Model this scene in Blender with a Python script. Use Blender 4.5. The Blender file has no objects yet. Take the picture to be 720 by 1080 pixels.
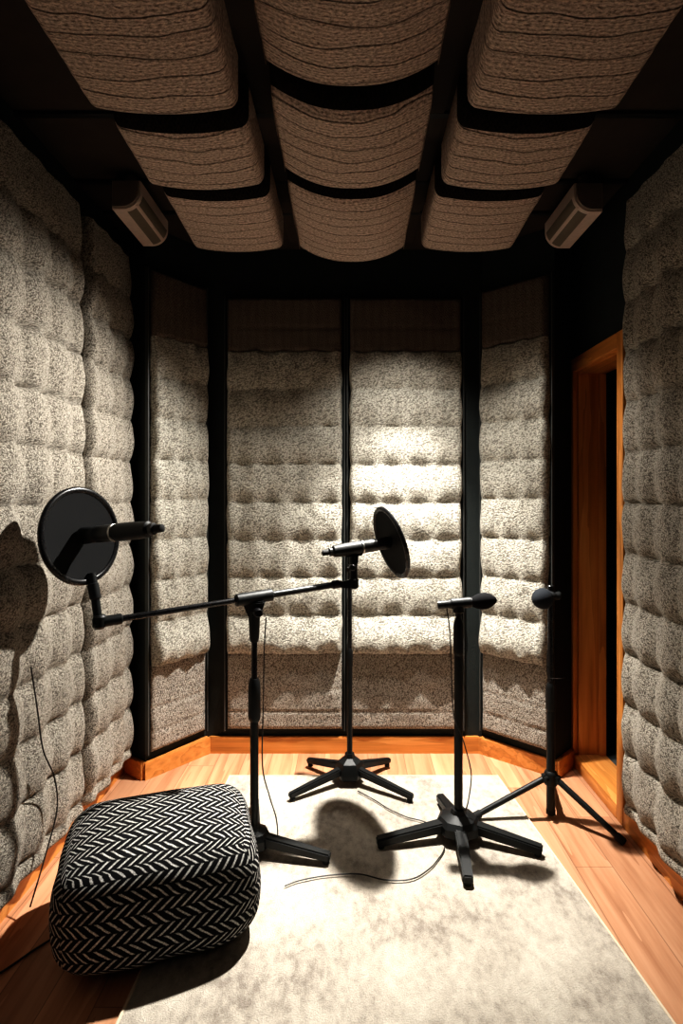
import bpy, bmesh, math, random
from mathutils import Vector, Matrix, noise

random.seed(7)
scn = bpy.context.scene
C = scn.collection
PI = math.pi
V = Vector

# ------------------------------------------------------------------ materials
def new_mat(name):
    m = bpy.data.materials.new(name); m.use_nodes = True
    nt = m.node_tree
    for n in list(nt.nodes): nt.nodes.remove(n)
    out = nt.nodes.new('ShaderNodeOutputMaterial')
    b = nt.nodes.new('ShaderNodeBsdfPrincipled')
    nt.links.new(b.outputs[0], out.inputs[0])
    return m, nt, b

def nd(nt, typ, **kw):
    n = nt.nodes.new(typ)
    for k, v in kw.items():
        if k == 'ins':
            for i, x in v.items(): n.inputs[i].default_value = x
        else: setattr(n, k, v)
    return n

def mth(nt, op, a, b=None, c=None):
    n = nt.nodes.new('ShaderNodeMath'); n.operation = op
    for i, x in enumerate((a, b, c)):
        if x is None: continue
        if isinstance(x, (int, float)): n.inputs[i].default_value = x
        else: nt.links.new(x, n.inputs[i])
    return n.outputs[0]

def ramp(nt, fac, stops):
    r = nt.nodes.new('ShaderNodeValToRGB')
    e = r.color_ramp.elements
    while len(e) < len(stops): e.new(0.5)
    for el, (p, c) in zip(e, stops):
        el.position = p; el.color = (c[0], c[1], c[2], 1)
    nt.links.new(fac, r.inputs[0])
    return r.outputs[0]

def mixc(nt, fac, a, b, mode='MIX'):
    n = nt.nodes.new('ShaderNodeMix'); n.data_type = 'RGBA'; n.blend_type = mode
    for s, x in ((n.inputs[0], fac), (n.inputs[6], a), (n.inputs[7], b)):
        if isinstance(x, (int, float)): s.default_value = x
        elif isinstance(x, tuple): s.default_value = (x[0], x[1], x[2], 1)
        else: nt.links.new(x, s)
    return n.outputs[2]

def coords(nt, kind='UV', scale=(1, 1, 1)):
    t = nt.nodes.new('ShaderNodeTexCoord')
    mp = nt.nodes.new('ShaderNodeMapping')
    mp.inputs['Scale'].default_value = scale
    nt.links.new(t.outputs[kind], mp.inputs[0])
    return mp.outputs[0]

def tex_noise(nt, vec, scale, detail=2.0, rough=0.5):
    n = nd(nt, 'ShaderNodeTexNoise'); n.inputs['Scale'].default_value = scale
    n.inputs['Detail'].default_value = detail; n.inputs['Roughness'].default_value = rough
    nt.links.new(vec, n.inputs['Vector']); return n.outputs['Fac']

def tex_voro(nt, vec, scale, feature='F1'):
    n = nd(nt, 'ShaderNodeTexVoronoi', feature=feature); n.inputs['Scale'].default_value = scale
    nt.links.new(vec, n.inputs['Vector']); return n.outputs['Distance']

def bump(nt, b, height, dist, strength=1.0):
    n = nt.nodes.new('ShaderNodeBump')
    n.inputs['Distance'].default_value = dist; n.inputs['Strength'].default_value = strength
    nt.links.new(height, n.inputs['Height']); nt.links.new(n.outputs[0], b.inputs['Normal'])

def plain(name, col, rough=0.5, metal=0.0, spec=0.5):
    m, nt, b = new_mat(name)
    v = coords(nt, 'Object')
    n = tex_noise(nt, v, 60, 3)
    c = mixc(nt, n, tuple(x * .85 for x in col), tuple(min(1, x * 1.15) for x in col))
    nt.links.new(c, b.inputs['Base Color'])
    r = mth(nt, 'MULTIPLY_ADD', n, .12, rough - .06)
    nt.links.new(r, b.inputs['Roughness'])
    b.inputs['Metallic'].default_value = metal
    b.inputs['Specular IOR Level'].default_value = spec
    return m

def boucle(name, light, dark, scale, stretch=1.6, dist=.006, lo=.30, hi=.62):
    """looped wool: voronoi loops + noise, UV in metres"""
    m, nt, b = new_mat(name)
    v = coords(nt, 'UV', (1 / stretch, 1, 1))
    wob = tex_noise(nt, v, scale * .5, 1)
    vn = nt.nodes.new('ShaderNodeVectorMath'); vn.operation = 'ADD'
    sc = nt.nodes.new('ShaderNodeVectorMath'); sc.operation = 'SCALE'; sc.inputs['Scale'].default_value = .012
    comb = nt.nodes.new('ShaderNodeCombineXYZ'); nt.links.new(wob, comb.inputs[0]); nt.links.new(wob, comb.inputs[1])
    nt.links.new(comb.outputs[0], sc.inputs[0]); nt.links.new(v, vn.inputs[0]); nt.links.new(sc.outputs[0], vn.inputs[1])
    vo = tex_voro(nt, vn.outputs[0], scale)
    n1 = tex_noise(nt, vn.outputs[0], scale * 1.3, 3, .65)
    h = mth(nt, 'MULTIPLY_ADD', vo, -.75, n1)
    h = mth(nt, 'ADD', h, .35)
    c = ramp(nt, h, [(lo, dark), (hi, light)])
    big = tex_noise(nt, v, 7, 2)
    c = mixc(nt, mth(nt, 'MULTIPLY', big, .35), c, tuple(x * .7 for x in light), 'MULTIPLY')
    nt.links.new(c, b.inputs['Base Color'])
    b.inputs['Roughness'].default_value = 1; b.inputs['Specular IOR Level'].default_value = .05
    b.inputs['Sheen Weight'].default_value = .15; b.inputs['Sheen Roughness'].default_value = .6
    bump(nt, b, h, dist, 1.0)
    return m

def woven(name, light, dark, dist=.004):
    """flat coarse weave with vertical and horizontal ribs"""
    m, nt, b = new_mat(name)
    v = coords(nt, 'UV')
    sep = nt.nodes.new('ShaderNodeSeparateXYZ'); nt.links.new(v, sep.inputs[0])
    n = tex_noise(nt, v, 40, 2)
    n2 = tex_noise(nt, v, 130, 3, .7)
    def wave(s, per):
        return mth(nt, 'SINE', mth(nt, 'ADD', mth(nt, 'MULTIPLY', s, 2 * PI / per), mth(nt, 'MULTIPLY', n, 5)))
    wx = wave(sep.outputs[0], .013); wy = wave(sep.outputs[1], .014)
    w = mth(nt, 'MULTIPLY_ADD', mth(nt, 'MULTIPLY', wx, wy), .13, .5)
    big = mth(nt, 'MULTIPLY', mth(nt, 'SINE', mth(nt, 'MULTIPLY', sep.outputs[0], 2 * PI / .045)), .03)
    h = mth(nt, 'ADD', mth(nt, 'MULTIPLY_ADD', n2, 1.3, -.65), mth(nt, 'ADD', w, big))
    c = ramp(nt, h, [(.25, dark), (.7, light)])
    nt.links.new(c, b.inputs['Base Color'])
    b.inputs['Roughness'].default_value = 1; b.inputs['Specular IOR Level'].default_value = .05
    bump(nt, b, h, dist)
    return m

def ceiling_cloth(name):
    m, nt, b = new_mat(name)
    v = coords(nt, 'UV')
    sep = nt.nodes.new('ShaderNodeSeparateXYZ'); nt.links.new(v, sep.inputs[0])
    fine = tex_noise(nt, coords(nt, 'UV', (.5, 1, 1)), 190, 3, .7)
    warp = tex_noise(nt, coords(nt, 'UV', (.5, 1, 1)), 9, 2)
    y = mth(nt, 'MULTIPLY_ADD', warp, .06, sep.outputs[1])
    f = mth(nt, 'FRACT', mth(nt, 'DIVIDE', y, .058))
    d = mth(nt, 'ABSOLUTE', mth(nt, 'SUBTRACT', f, .5))            # 0.5 at the seam
    seam = mth(nt, 'SMOOTH_MAX', mth(nt, 'MULTIPLY_ADD', d, 22, -10.1), 0.0, .2)
    rib = mth(nt, 'SINE', mth(nt, 'MULTIPLY', y, 2 * PI / .011))
    h = mth(nt, 'ADD', fine, mth(nt, 'MULTIPLY', rib, .05))
    c = ramp(nt, h, [(.30, (.16, .12, .098)), (.66, (.80, .645, .545))])
    c = mixc(nt, mth(nt, 'MINIMUM', mth(nt, 'MULTIPLY', seam, .7), .5), c, (.03, .02, .015))
    nt.links.new(c, b.inputs['Base Color'])
    b.inputs['Roughness'].default_value = 1; b.inputs['Specular IOR Level'].default_value = .03
    bump(nt, b, mth(nt, 'SUBTRACT', h, mth(nt, 'MULTIPLY', seam, 1.2)), .005)
    return m

def wood(name, c0, c1, c2, axis='Z', plank=None, rough=.42, grain=1.0, coat=0.0):
    """axis = direction of the grain in object space; plank = (width, length) for floor boards across X"""
    m, nt, b = new_mat(name)
    sc = {'X': (.06, 1, 1), 'Y': (1, .06, 1), 'Z': (1, 1, .06)}[axis]
    t = nt.nodes.new('ShaderNodeTexCoord'); base = t.outputs['Object']
    if plank:
        sep = nt.nodes.new('ShaderNodeSeparateXYZ'); nt.links.new(base, sep.inputs[0])
        k = mth(nt, 'FLOOR', mth(nt, 'DIVIDE', sep.outputs[0], plank[0]))
        wn = nd(nt, 'ShaderNodeTexWhiteNoise', noise_dimensions='1D'); nt.links.new(k, wn.inputs['W'])
        yy = mth(nt, 'ADD', sep.outputs[1], mth(nt, 'MULTIPLY', wn.outputs['Value'], 7.3))
        j = mth(nt, 'FLOOR', mth(nt, 'DIVIDE', yy, plank[1]))
        wn2 = nd(nt, 'ShaderNodeTexWhiteNoise', noise_dimensions='2D')
        cb = nt.nodes.new('ShaderNodeCombineXYZ'); nt.links.new(k, cb.inputs[0]); nt.links.new(j, cb.inputs[1])
        nt.links.new(cb.outputs[0], wn2.inputs['Vector'])
        cb2 = nt.nodes.new('ShaderNodeCombineXYZ')
        nt.links.new(sep.outputs[0], cb2.inputs[0]); nt.links.new(yy, cb2.inputs[1])
        nt.links.new(mth(nt, 'MULTIPLY', wn2.outputs['Value'], 5), cb2.inputs[2])
        base = cb2.outputs[0]
    mp = nt.nodes.new('ShaderNodeMapping'); mp.inputs['Scale'].default_value = sc
    nt.links.new(base, mp.inputs[0]); v = mp.outputs[0]
    n1 = tex_noise(nt, v, 38 * grain, 5, .62)
    n2 = tex_noise(nt, v, 9 * grain, 3, .5)
    rings = mth(nt, 'FRACT', mth(nt, 'MULTIPLY', n2, 6.0))
    g = mth(nt, 'ADD', mth(nt, 'MULTIPLY', n1, .75), mth(nt, 'MULTIPLY', rings, .25))
    c = ramp(nt, g, [(.22, c0), (.5, c1), (.8, c2)])
    if plank:
        sh = mth(nt, 'MULTIPLY_ADD', wn2.outputs['Value'], .42, .74)
        hsv = nt.nodes.new('ShaderNodeHueSaturation'); nt.links.new(sh, hsv.inputs['Value'])
        nt.links.new(c, hsv.inputs['Color']); c = hsv.outputs[0]
        fx = mth(nt, 'FRACT', mth(nt, 'DIVIDE', sep.outputs[0], plank[0]))
        fy = mth(nt, 'FRACT', mth(nt, 'DIVIDE', yy, plank[1]))
        ex = mth(nt, 'LESS_THAN', mth(nt, 'MINIMUM', fx, mth(nt, 'SUBTRACT', 1, fx)), .012)
        ey = mth(nt, 'LESS_THAN', mth(nt, 'MINIMUM', fy, mth(nt, 'SUBTRACT', 1, fy)), .0015)
        e = mth(nt, 'MAXIMUM', ex, ey)
        c = mixc(nt, mth(nt, 'MULTIPLY', e, .55), c, tuple(x * .35 for x in c0))
    nt.links.new(c, b.inputs['Base Color'])
    nt.links.new(mth(nt, 'MULTIPLY_ADD', n1, .25, rough - .1), b.inputs['Roughness'])
    b.inputs['Specular IOR Level'].default_value = .35
    b.inputs['Coat Weight'].default_value = coat; b.inputs['Coat Roughness'].default_value = .25
    bump(nt, b, n1, .0012, .5)
    return m

def herringbone(name):
    """black and white interlocking bars, UV in metres"""
    m, nt, b = new_mat(name)
    v = coords(nt, 'UV')
    sep = nt.nodes.new('ShaderNodeSeparateXYZ'); nt.links.new(v, sep.inputs[0])
    wn = tex_noise(nt, v, 25, 2)
    jit = mth(nt, 'MULTIPLY_ADD', wn, .008, -.004)
    W, P = .035, .029
    ux = mth(nt, 'DIVIDE', mth(nt, 'ADD', sep.outputs[1], jit), W)
    k = mth(nt, 'FLOOR', ux); f = mth(nt, 'SUBTRACT', ux, k)
    par = mth(nt, 'FLOORED_MODULO', k, 2.0)
    sgn = mth(nt, 'MULTIPLY_ADD', par, 2.0, -1.0)
    slope = mth(nt, 'MULTIPLY', mth(nt, 'MULTIPLY', mth(nt, 'SUBTRACT', f, .5), sgn), W * 1.1)
    s = mth(nt, 'DIVIDE', mth(nt, 'ADD', mth(nt, 'ADD', sep.outputs[0], jit), slope), P)
    s = mth(nt, 'ADD', s, mth(nt, 'MULTIPLY', par, .5))
    s = mth(nt, 'FRACT', s)
    d = mth(nt, 'ABSOLUTE', mth(nt, 'SUBTRACT', s, .5))           # 0 in the bar centre
    e = mth(nt, 'MINIMUM', f, mth(nt, 'SUBTRACT', 1.0, f))         # to the column edge
    fuzz = tex_noise(nt, v, 420, 2, .7)
    bar = mth(nt, 'SUBTRACT', .18, d)
    bar = mth(nt, 'MINIMUM', bar, mth(nt, 'MULTIPLY', mth(nt, 'SUBTRACT', e, .02), 1.2))
    bar = mth(nt, 'ADD', bar, mth(nt, 'MULTIPLY_ADD', fuzz, .22, -.11))
    fac = mth(nt, 'SMOOTH_MIN', mth(nt, 'MAXIMUM', mth(nt, 'MULTIPLY', bar, 14), 0.0), 1.0, .2)
    knit = tex_voro(nt, v, 260)
    wht = ramp(nt, knit, [(.1, (.86, .85, .82)), (.75, (.40, .39, .37))])
    c = mixc(nt, fac, (.012, .012, .013), wht)
    nt.links.new(c, b.inputs['Base Color'])
    b.inputs['Roughness'].default_value = .95; b.inputs['Specular IOR Level'].default_value = .1
    h = mth(nt, 'ADD', mth(nt, 'MULTIPLY', fac, 1.0), mth(nt, 'MULTIPLY', fuzz, .5))
    bump(nt, b, h, .004)
    return m

def rug_mat(name):
    m, nt, b = new_mat(name)
    v = coords(nt, 'Object')
    fine = tex_noise(nt, v, 260, 3, .7)
    mid = tex_noise(nt, coords(nt, 'Object', (1.6, 1, 1)), 26, 4, .7)
    big = tex_noise(nt, v, 3.2, 3, .6)
    a = mth(nt, 'ADD', mth(nt, 'MULTIPLY', mid, .5), mth(nt, 'MULTIPLY', big, .62))
    c = ramp(nt, a, [(.42, (.39, .345, .30)), (.56, (.66, .605, .53)), (.72, (.82, .77, .68))])
    c = mixc(nt, mth(nt, 'MULTIPLY', mth(nt, 'SUBTRACT', 1.0, fine), .75), c, (.5, .46, .42), 'MULTIPLY')
    nt.links.new(c, b.inputs['Base Color'])
    b.inputs['Roughness'].default_value = 1; b.inputs['Specular IOR Level'].default_value = .05
    b.inputs['Sheen Weight'].default_value = .2
    bump(nt, b, mth(nt, 'ADD', fine, mth(nt, 'MULTIPLY', mid, .6)), .006)
    return m

def wall_mat(name, col):
    m, nt, b = new_mat(name)
    v = coords(nt, 'Object')
    n = tex_noise(nt, v, 14, 5, .6)
    nt.links.new(mixc(nt, n, tuple(x * .75 for x in col), tuple(x * 1.25 for x in col)), b.inputs['Base Color'])
    b.inputs['Roughness'].default_value = .75; b.inputs['Specular IOR Level'].default_value = .25
    bump(nt, b, tex_noise(nt, v, 220, 2), .0015, .6)
    return m

M = {}
CR = (.73, .70, .62)
M['boucle'] = boucle('boucle wool', CR, (.25, .232, .20), 200, dist=.0045)
M['boucle_side'] = boucle('boucle wool side', (.66, .61, .53), (.165, .145, .12), 235, stretch=1.15, dist=.005)  # same wool in a darker colour, standing for weaker light on the side walls
M['woven'] = woven('coarse weave', (.70, .64, .56), (.24, .20, .165))
M['skirt'] = boucle('skirt wool', (.60, .555, .49), (.17, .145, .12), 150, stretch=.7, dist=.004)
M['woven_dark'] = woven('brown weave', (.25, .20, .165), (.07, .052, .042))
M['ceil_cloth'] = ceiling_cloth('ribbed brown cloth')
M['gap_shade'] = woven('black row gap shade', (.035, .027, .022), (.010, .008, .007))  # near-black colour painted in as the shade between baffle rows
M['frame'] = wall_mat('charcoal board', (.022, .026, .026))
M['edge'] = plain('grey edge strip', (.07, .073, .07), .45)
M['wall'] = wall_mat('charcoal wall', (.028, .033, .032))
M['ceiling'] = wall_mat('dark brown ceiling', (.055, .042, .034))
M['batten'] = plain('black batten', (.008, .007, .007), .6)
M['floor'] = wood('oak floor', (.37, .17, .088), (.53, .28, .16), (.64, .37, .23), 'Y', plank=(.135, 1.1), rough=.5)
M['orange_z'] = wood('orange wood upright', (.40, .155, .038), (.62, .265, .072), (.76, .37, .125), 'Z', rough=.4, coat=.2)
M['orange_y'] = wood('orange wood along', (.40, .155, .038), (.62, .265, .072), (.76, .37, .125), 'Y', rough=.4, coat=.2)
M['orange_x'] = wood('orange wood across', (.40, .155, .038), (.62, .265, .072), (.76, .37, .125), 'X', rough=.4, coat=.2)
M['rug'] = rug_mat('cream rug')
M['rug_edge'] = plain('rug binding', (.62, .52, .40), .9, spec=.1)
M['pouf'] = herringbone('herringbone knit')
M['black'] = plain('black powder coat', (.008, .009, .0095), .48, spec=.4)
M['black_gloss'] = plain('black gloss', (.010, .010, .011), .28)
M['grey_metal'] = plain('gunmetal', (.05, .05, .05), .36, .6)
M['silver'] = plain('satin steel', (.55, .53, .50), .3, .9)
M['foam'] = plain('black foam', (.012, .012, .013), .95, spec=.15)
M['foam_grey'] = plain('slate foam', (.022, .025, .030), .9, spec=.2)
M['rubber'] = plain('rubber', (.01, .01, .01), .8)
M['mesh_black'] = plain('pop filter mesh', (.007, .0075, .0085), .7, spec=.2)
M['cable'] = plain('cable sheath', (.02, .018, .017), .5)
M['fixture'] = plain('warm white plastic', (.62, .50, .43), .5)
M['fixture_cap'] = plain('shaded end plastic', (.22, .17, .14), .6)  # darkened colour stands for the unlit near face of the housing
M['slot'] = plain('bronze grille', (.17, .14, .105), .6)
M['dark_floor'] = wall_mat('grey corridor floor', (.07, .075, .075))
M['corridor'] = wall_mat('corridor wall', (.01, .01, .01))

# ------------------------------------------------------------------ builders
def wloc(o):
    p = V((0, 0, 0))
    while o: p += o.location; o = o.parent
    return p

def thing(name, label, cat, loc, group=None):
    o = bpy.data.objects.new(name, None); C.objects.link(o)
    o.location = loc; o.empty_display_size = .05
    o['label'] = label; o['category'] = cat
    if group: o['group'] = group
    return o

def tag(o, label, cat, group=None):
    o['label'] = label; o['category'] = cat
    if group: o['group'] = group
    return o

def obj(name, bm, mat, parent=None, origin=None, angle=35, label=None, kind=None):
    """links a bmesh given in world coordinates as one mesh object"""
    base = wloc(parent) if parent else V(origin or (0, 0, 0))
    bmesh.ops.translate(bm, verts=bm.verts, vec=-base)
    bmesh.ops.recalc_face_normals(bm, faces=bm.faces)
    me = bpy.data.meshes.new(name); bm.to_mesh(me); bm.free()
    me.polygons.foreach_set('use_smooth', [True] * len(me.polygons))
    me.set_sharp_from_angle(angle=math.radians(angle))
    me.materials.append(M[mat] if isinstance(mat, str) else mat)
    o = bpy.data.objects.new(name, me); C.objects.link(o)
    if parent: o.parent = parent
    else: o.location = base
    if label: o['label'] = label
    if kind: o['kind'] = kind
    return o

def struct(name, bm, mat, parent=None):
    o = obj(name, bm, mat, parent)
    if not parent: o['kind'] = 'structure'
    return o

def new(): return bmesh.new()

def box(bm, a, b, bev=0.0, segs=2):
    a, b = V(a), V(b)
    t = bmesh.new()
    r = bmesh.ops.create_cube(t, size=1)
    for v in t.verts:
        v.co = V((a[i] + b[i]) / 2 + v.co[i] * abs(b[i] - a[i]) for i in range(3))
    if bev: bmesh.ops.bevel(t, geom=list(t.edges), offset=bev, segments=segs, affect='EDGES', profile=.6)
    merge(bm, t)
    return bm

def merge(bm, t, mat=None):
    if mat is not None: bmesh.ops.transform(t, matrix=mat, verts=t.verts)
    me = bpy.data.meshes.new('tmp'); t.to_mesh(me); t.free(); bm.from_mesh(me); bpy.data.meshes.remove(me)

def frame_of(axis):
    z = V(axis).normalized()
    x = z.orthogonal().normalized() if abs(z.z) < .95 else V((1, 0, 0))
    x = (x - z * x.dot(z)).normalized()
    return x, z.cross(x), z

def lathe(bm, prof, origin, axis, seg=28, cap=True):
    """prof: list of (radius, distance along the axis)"""
    x, y, z = frame_of(axis); o = V(origin)
    rings = []
    for r, h in prof:
        if r < 1e-6: rings.append([bm.verts.new(o + z * h)]); continue
        rings.append([bm.verts.new(o + z * h + (x * math.cos(2 * PI * i / seg) + y * math.sin(2 * PI * i / seg)) * r) for i in range(seg)])
    for a, b in zip(rings, rings[1:]):
        for i in range(seg):
            j = (i + 1) % seg
            if len(a) == 1 and len(b) == 1: continue
            if len(a) == 1: bm.faces.new((a[0], b[i], b[j]))
            elif len(b) == 1: bm.faces.new((a[i], a[j], b[0]))
            else: bm.faces.new((a[i], a[j], b[j], b[i]))
    if cap:
        for r in (rings[0], rings[-1]):
            if len(r) > 1: bm.faces.new(r)
    return bm

def rod(bm, p, q, r, r2=None, seg=20, ch=.0015):
    p, q = V(p), V(q); r2 = r if r2 is None else r2; L = (q - p).length
    ch = min(ch, L * .3, r * .5)
    return lathe(bm, [(r - ch, 0), (r, ch), (r2, L - ch), (r2 - ch, L)], p, q - p, seg)

def spline(pts, n=10):
    P = [V(p) for p in pts]; out = []
    for i in range(len(P) - 1):
        a, b, c, d = P[max(i - 1, 0)], P[i], P[i + 1], P[min(i + 2, len(P) - 1)]
        for k in range(n):
            t = k / n
            out.append(.5 * ((2 * b) + (c - a) * t + (2 * a - 5 * b + 4 * c - d) * t * t + (3 * b - a - 3 * c + d) * t ** 3))
    out.append(P[-1]); return out

def tube(bm, pts, r, seg=10):
    P = [V(p) for p in pts]; rings = []
    up = V((0, 0, 1))
    for i, p in enumerate(P):
        t = (P[min(i + 1, len(P) - 1)] - P[max(i - 1, 0)]).normalized()
        x = t.cross(up)
        if x.length < .05: x = t.cross(V((1, 0, 0)))
        x.normalize(); y = x.cross(t).normalized()
        rings.append([bm.verts.new(p + (x * math.cos(2 * PI * k / seg) + y * math.sin(2 * PI * k / seg)) * r) for k in range(seg)])
    for a, b in zip(rings, rings[1:]):
        for k in range(seg):
            bm.faces.new((a[k], a[(k + 1) % seg], b[(k + 1) % seg], b[k]))
    bm.faces.new(rings[0]); bm.faces.new(rings[-1])
    return bm

def prism(bm, foot, z0, z1):
    lo = [bm.verts.new((x, y, z0)) for x, y in foot]; hi = [bm.verts.new((x, y, z1)) for x, y in foot]
    n = len(foot)
    bm.faces.new(lo); bm.faces.new(hi)
    for i in range(n): bm.faces.new((lo[i], lo[(i + 1) % n], hi[(i + 1) % n], hi[i]))
    return bm

def beam(bm, p, q, w0, h0, w1, h1, bev=.004):
    """tapered rectangular bar from p to q; width horizontal, height vertical"""
    p, q = V(p), V(q); d = (q - p).normalized()
    s = d.cross(V((0, 0, 1))).normalized(); u = s.cross(d).normalized()
    t = bmesh.new(); R = []
    for c, w, h in ((p, w0, h0), (q, w1, h1)):
        R.append([t.verts.new(c + s * (w / 2 * a) + u * (h / 2 * b)) for a, b in ((-1, -1), (1, -1), (1, 1), (-1, 1))])
    t.faces.new(R[0]); t.faces.new(R[1])
    for i in range(4): t.faces.new((R[0][i], R[0][(i + 1) % 4], R[1][(i + 1) % 4], R[1][i]))
    bmesh.ops.recalc_face_normals(t, faces=t.faces)
    if bev: bmesh.ops.bevel(t, geom=list(t.edges), offset=bev, segments=2, affect='EDGES')
    merge(bm, t); return bm

def smooth(a, b, x):
    t = max(0, min(1, (x - a) / (b - a))); return t * t * (3 - 2 * t)

def sheet(o, d, n, u0, u1, z0, z1, res, hfun, back=0.0):
    """solid slab standing upright: from o along d (u) and up (z), pushed out along n by hfun(u,z); its back lies at offset back"""
    bm = bmesh.new(); uv = bm.loops.layers.uv.new('UVMap')
    nu = max(2, int((u1 - u0) / res)); nz = max(2, int((z1 - z0) / res))
    o, d, n = V(o), V(d), V(n); co = {}; pu = {}
    grid = []
    for j in range(nz + 1):
        row = []; arc = u0; ph = 0
        for i in range(nu + 1):
            u = u0 + (u1 - u0) * i / nu; z = z0 + (z1 - z0) * j / nz
            h = hfun(u, z)
            du = dz = 0
            if isinstance(h, tuple): h, du, dz = h
            v = bm.verts.new(o + d * (u + du) + n * h + V((0, 0, z + dz)))
            if i: arc += math.hypot((u1 - u0) / nu, h - ph)
            ph = h; co[v] = (arc, z); row.append(v); pu[v] = u
        grid.append(row)
    for j in range(nz):
        for i in range(nu):
            bm.faces.new((grid[j][i], grid[j][i + 1], grid[j + 1][i + 1], grid[j + 1][i]))
    rim = grid[0][:] + [grid[j][-1] for j in range(1, nz + 1)] + grid[-1][-2::-1] + [grid[j][0] for j in range(nz - 1, 0, -1)]
    bk = []
    for v in rim:
        u, z = co[v]; uc = u; u = pu[v]; off = (v.co - o).dot(n)
        w = bm.verts.new(v.co - n * (off - back))
        su = -1 if u <= u0 + 1e-6 else (1 if u >= u1 - 1e-6 else 0); sz = 0 if su else (-1 if z <= z0 + 1e-6 else 1)
        co[w] = (uc + su * off, z + sz * off); bk.append(w)
    L = len(rim)
    for i in range(L):
        bm.faces.new((rim[i], bk[i], bk[(i + 1) % L], rim[(i + 1) % L]))
    bm.faces.new(bk)
    for f in bm.faces:
        for l in f.loops: l[uv].uv = co[l.vert]
    return bm

def nz3(x, y, s, seed): return noise.noise(V((x * s + seed * 13.7, y * s - seed * 5.1, seed * 3.3)))

PITCH = .193
def quilt(u0, u1, ztop, zbot, A, colw, base, seed, vert=0.15, edge=.035, lastlip=True, mphase=.25):
    """puffed rows with pinched dimples; lower end is a thick overhanging lip"""
    ncol = max(1, round((u1 - u0) / colw)); cw = (u1 - u0) / ncol
    def h(u, z):
        t = (ztop - z) / PITCH + .05 * nz3(u, z, 2.2, seed)
        f = t - math.floor(t)
        s = abs(math.sin(PI * f)) ** .5
        f2 = min(1, max(0, f))
        s *= (.86 + .14 * math.sin(PI * min(1, f2 ** 1.6)))      # belly low in each row
        uu = (u - u0) / cw + .10 * nz3(u, z, 3.1, seed + 4)
        c = abs(math.cos(PI * (uu - .5))) ** 1.5                  # 1 in the dimple columns
        fill = (1 - c) * .72
        r = fill + (1 - fill) * s
        r *= 1 - vert * (1 - abs(math.cos(PI * uu)) ** .7) * (.4 + .6 * s)
        k = base + A * r + .010 * nz3(u, z, 5, seed + 1) + .004 * nz3(u, z, 16, seed + 2)
        if lastlip == 2: k += .026 * smooth(zbot + PITCH * 1.05, zbot + .05, z)
        else: k = base + .5 * A + (k - base - .5 * A) * (.25 + .75 * smooth(ztop - .02, ztop - .30, z))
        # rounded borders
        e = min(u - u0, u1 - u, ztop - z if ztop - z > 0 else 0)
        e2 = min(u - u0, u1 - u)
        rr = math.sqrt(max(0, 1 - (1 - min(1, e2 / edge)) ** 2))
        k = .012 + (k - .012) * (.18 + .82 * rr)
        if lastlip:
            q = min(1, (z - zbot) / .03)
            k *= .72 + .28 * math.sqrt(max(0, 1 - (1 - q) ** 2))
        return (k, (.008 * nz3(0, z, 9, seed + 6) + .006 * (s - .5)) * (1 if u > (u0 + u1) / 2 else -1) * smooth(edge * 2, 0, e2), 0)
    return h

def flat_cloth(u0, u1, z0, z1, base, seed, rows=()):
    def h(u, z):
        k = base + .006 * nz3(u, z, 5, seed) + .003 * nz3(u, z, 18, seed + 1)
        for zr in rows:
            k -= .0055 * math.exp(-((z - zr - .006 * nz3(u, 0, 4, seed + 3)) / .005) ** 2)
        e2 = min(u - u0, u1 - u, z - z0, z1 - z)
        rr = math.sqrt(max(0, 1 - (1 - min(1, e2 / .015)) ** 2))
        return k * (.45 + .55 * rr)
    return h

# ------------------------------------------------------------------ camera
cam = bpy.data.cameras.new('camera'); camo = bpy.data.objects.new('camera', cam); C.objects.link(camo)
camo.location = (0, 0, 1.35); camo.rotation_euler = (PI / 2, 0, 0)
cam.sensor_width = 36; cam.sensor_fit = 'AUTO'; cam.lens = 20.0
cam.shift_x = -10 / 1080; cam.shift_y = -20 / 1080
cam.clip_start = .02
scn.camera = camo

# ------------------------------------------------------------------ room shell
HW, YB, YF, ZC = 1.12, 2.97, -.75, 2.62
DY0, DY1, DZ = 2.35, 2.82, 1.955                     # door opening
struct('floor', box(new(), (-HW - .1, YF - .1, -.1), (HW, YB + .1, 0)), 'floor')
struct('ceiling', box(new(), (-HW - .1, YF - .1, ZC), (HW + .1, YB + .1, ZC + .1)), 'ceiling')
struct('wall_back', box(new(), (-HW - .1, YB, 0), (HW + .1, YB + .1, ZC)), 'wall')
struct('wall_left', box(new(), (-HW - .1, YF, 0), (-HW, YB, ZC)), 'wall')
struct('wall_front', box(new(), (-HW - .1, YF - .1, 0), (HW + .1, YF, ZC)), 'wall')
bm = new()
box(bm, (HW, YF, 0), (HW + .135, DY0, ZC)); box(bm, (HW, DY1, 0), (HW + .135, YB, ZC)); box(bm, (HW, DY0, DZ), (HW + .135, DY1, ZC))
struct('wall_right', bm, 'wall')
# angled corner walls
RC = [(.685, YB), (.965, 2.70), (HW, 2.86), (HW, YB)]
LC = [(-.756, YB), (-.97, 2.685), (-HW, 2.797), (-HW, YB)]
struct('wall_back_right', prism(new(), RC, 0, ZC), 'wall')
struct('wall_back_left', prism(new(), LC, 0, ZC), 'wall')

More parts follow.
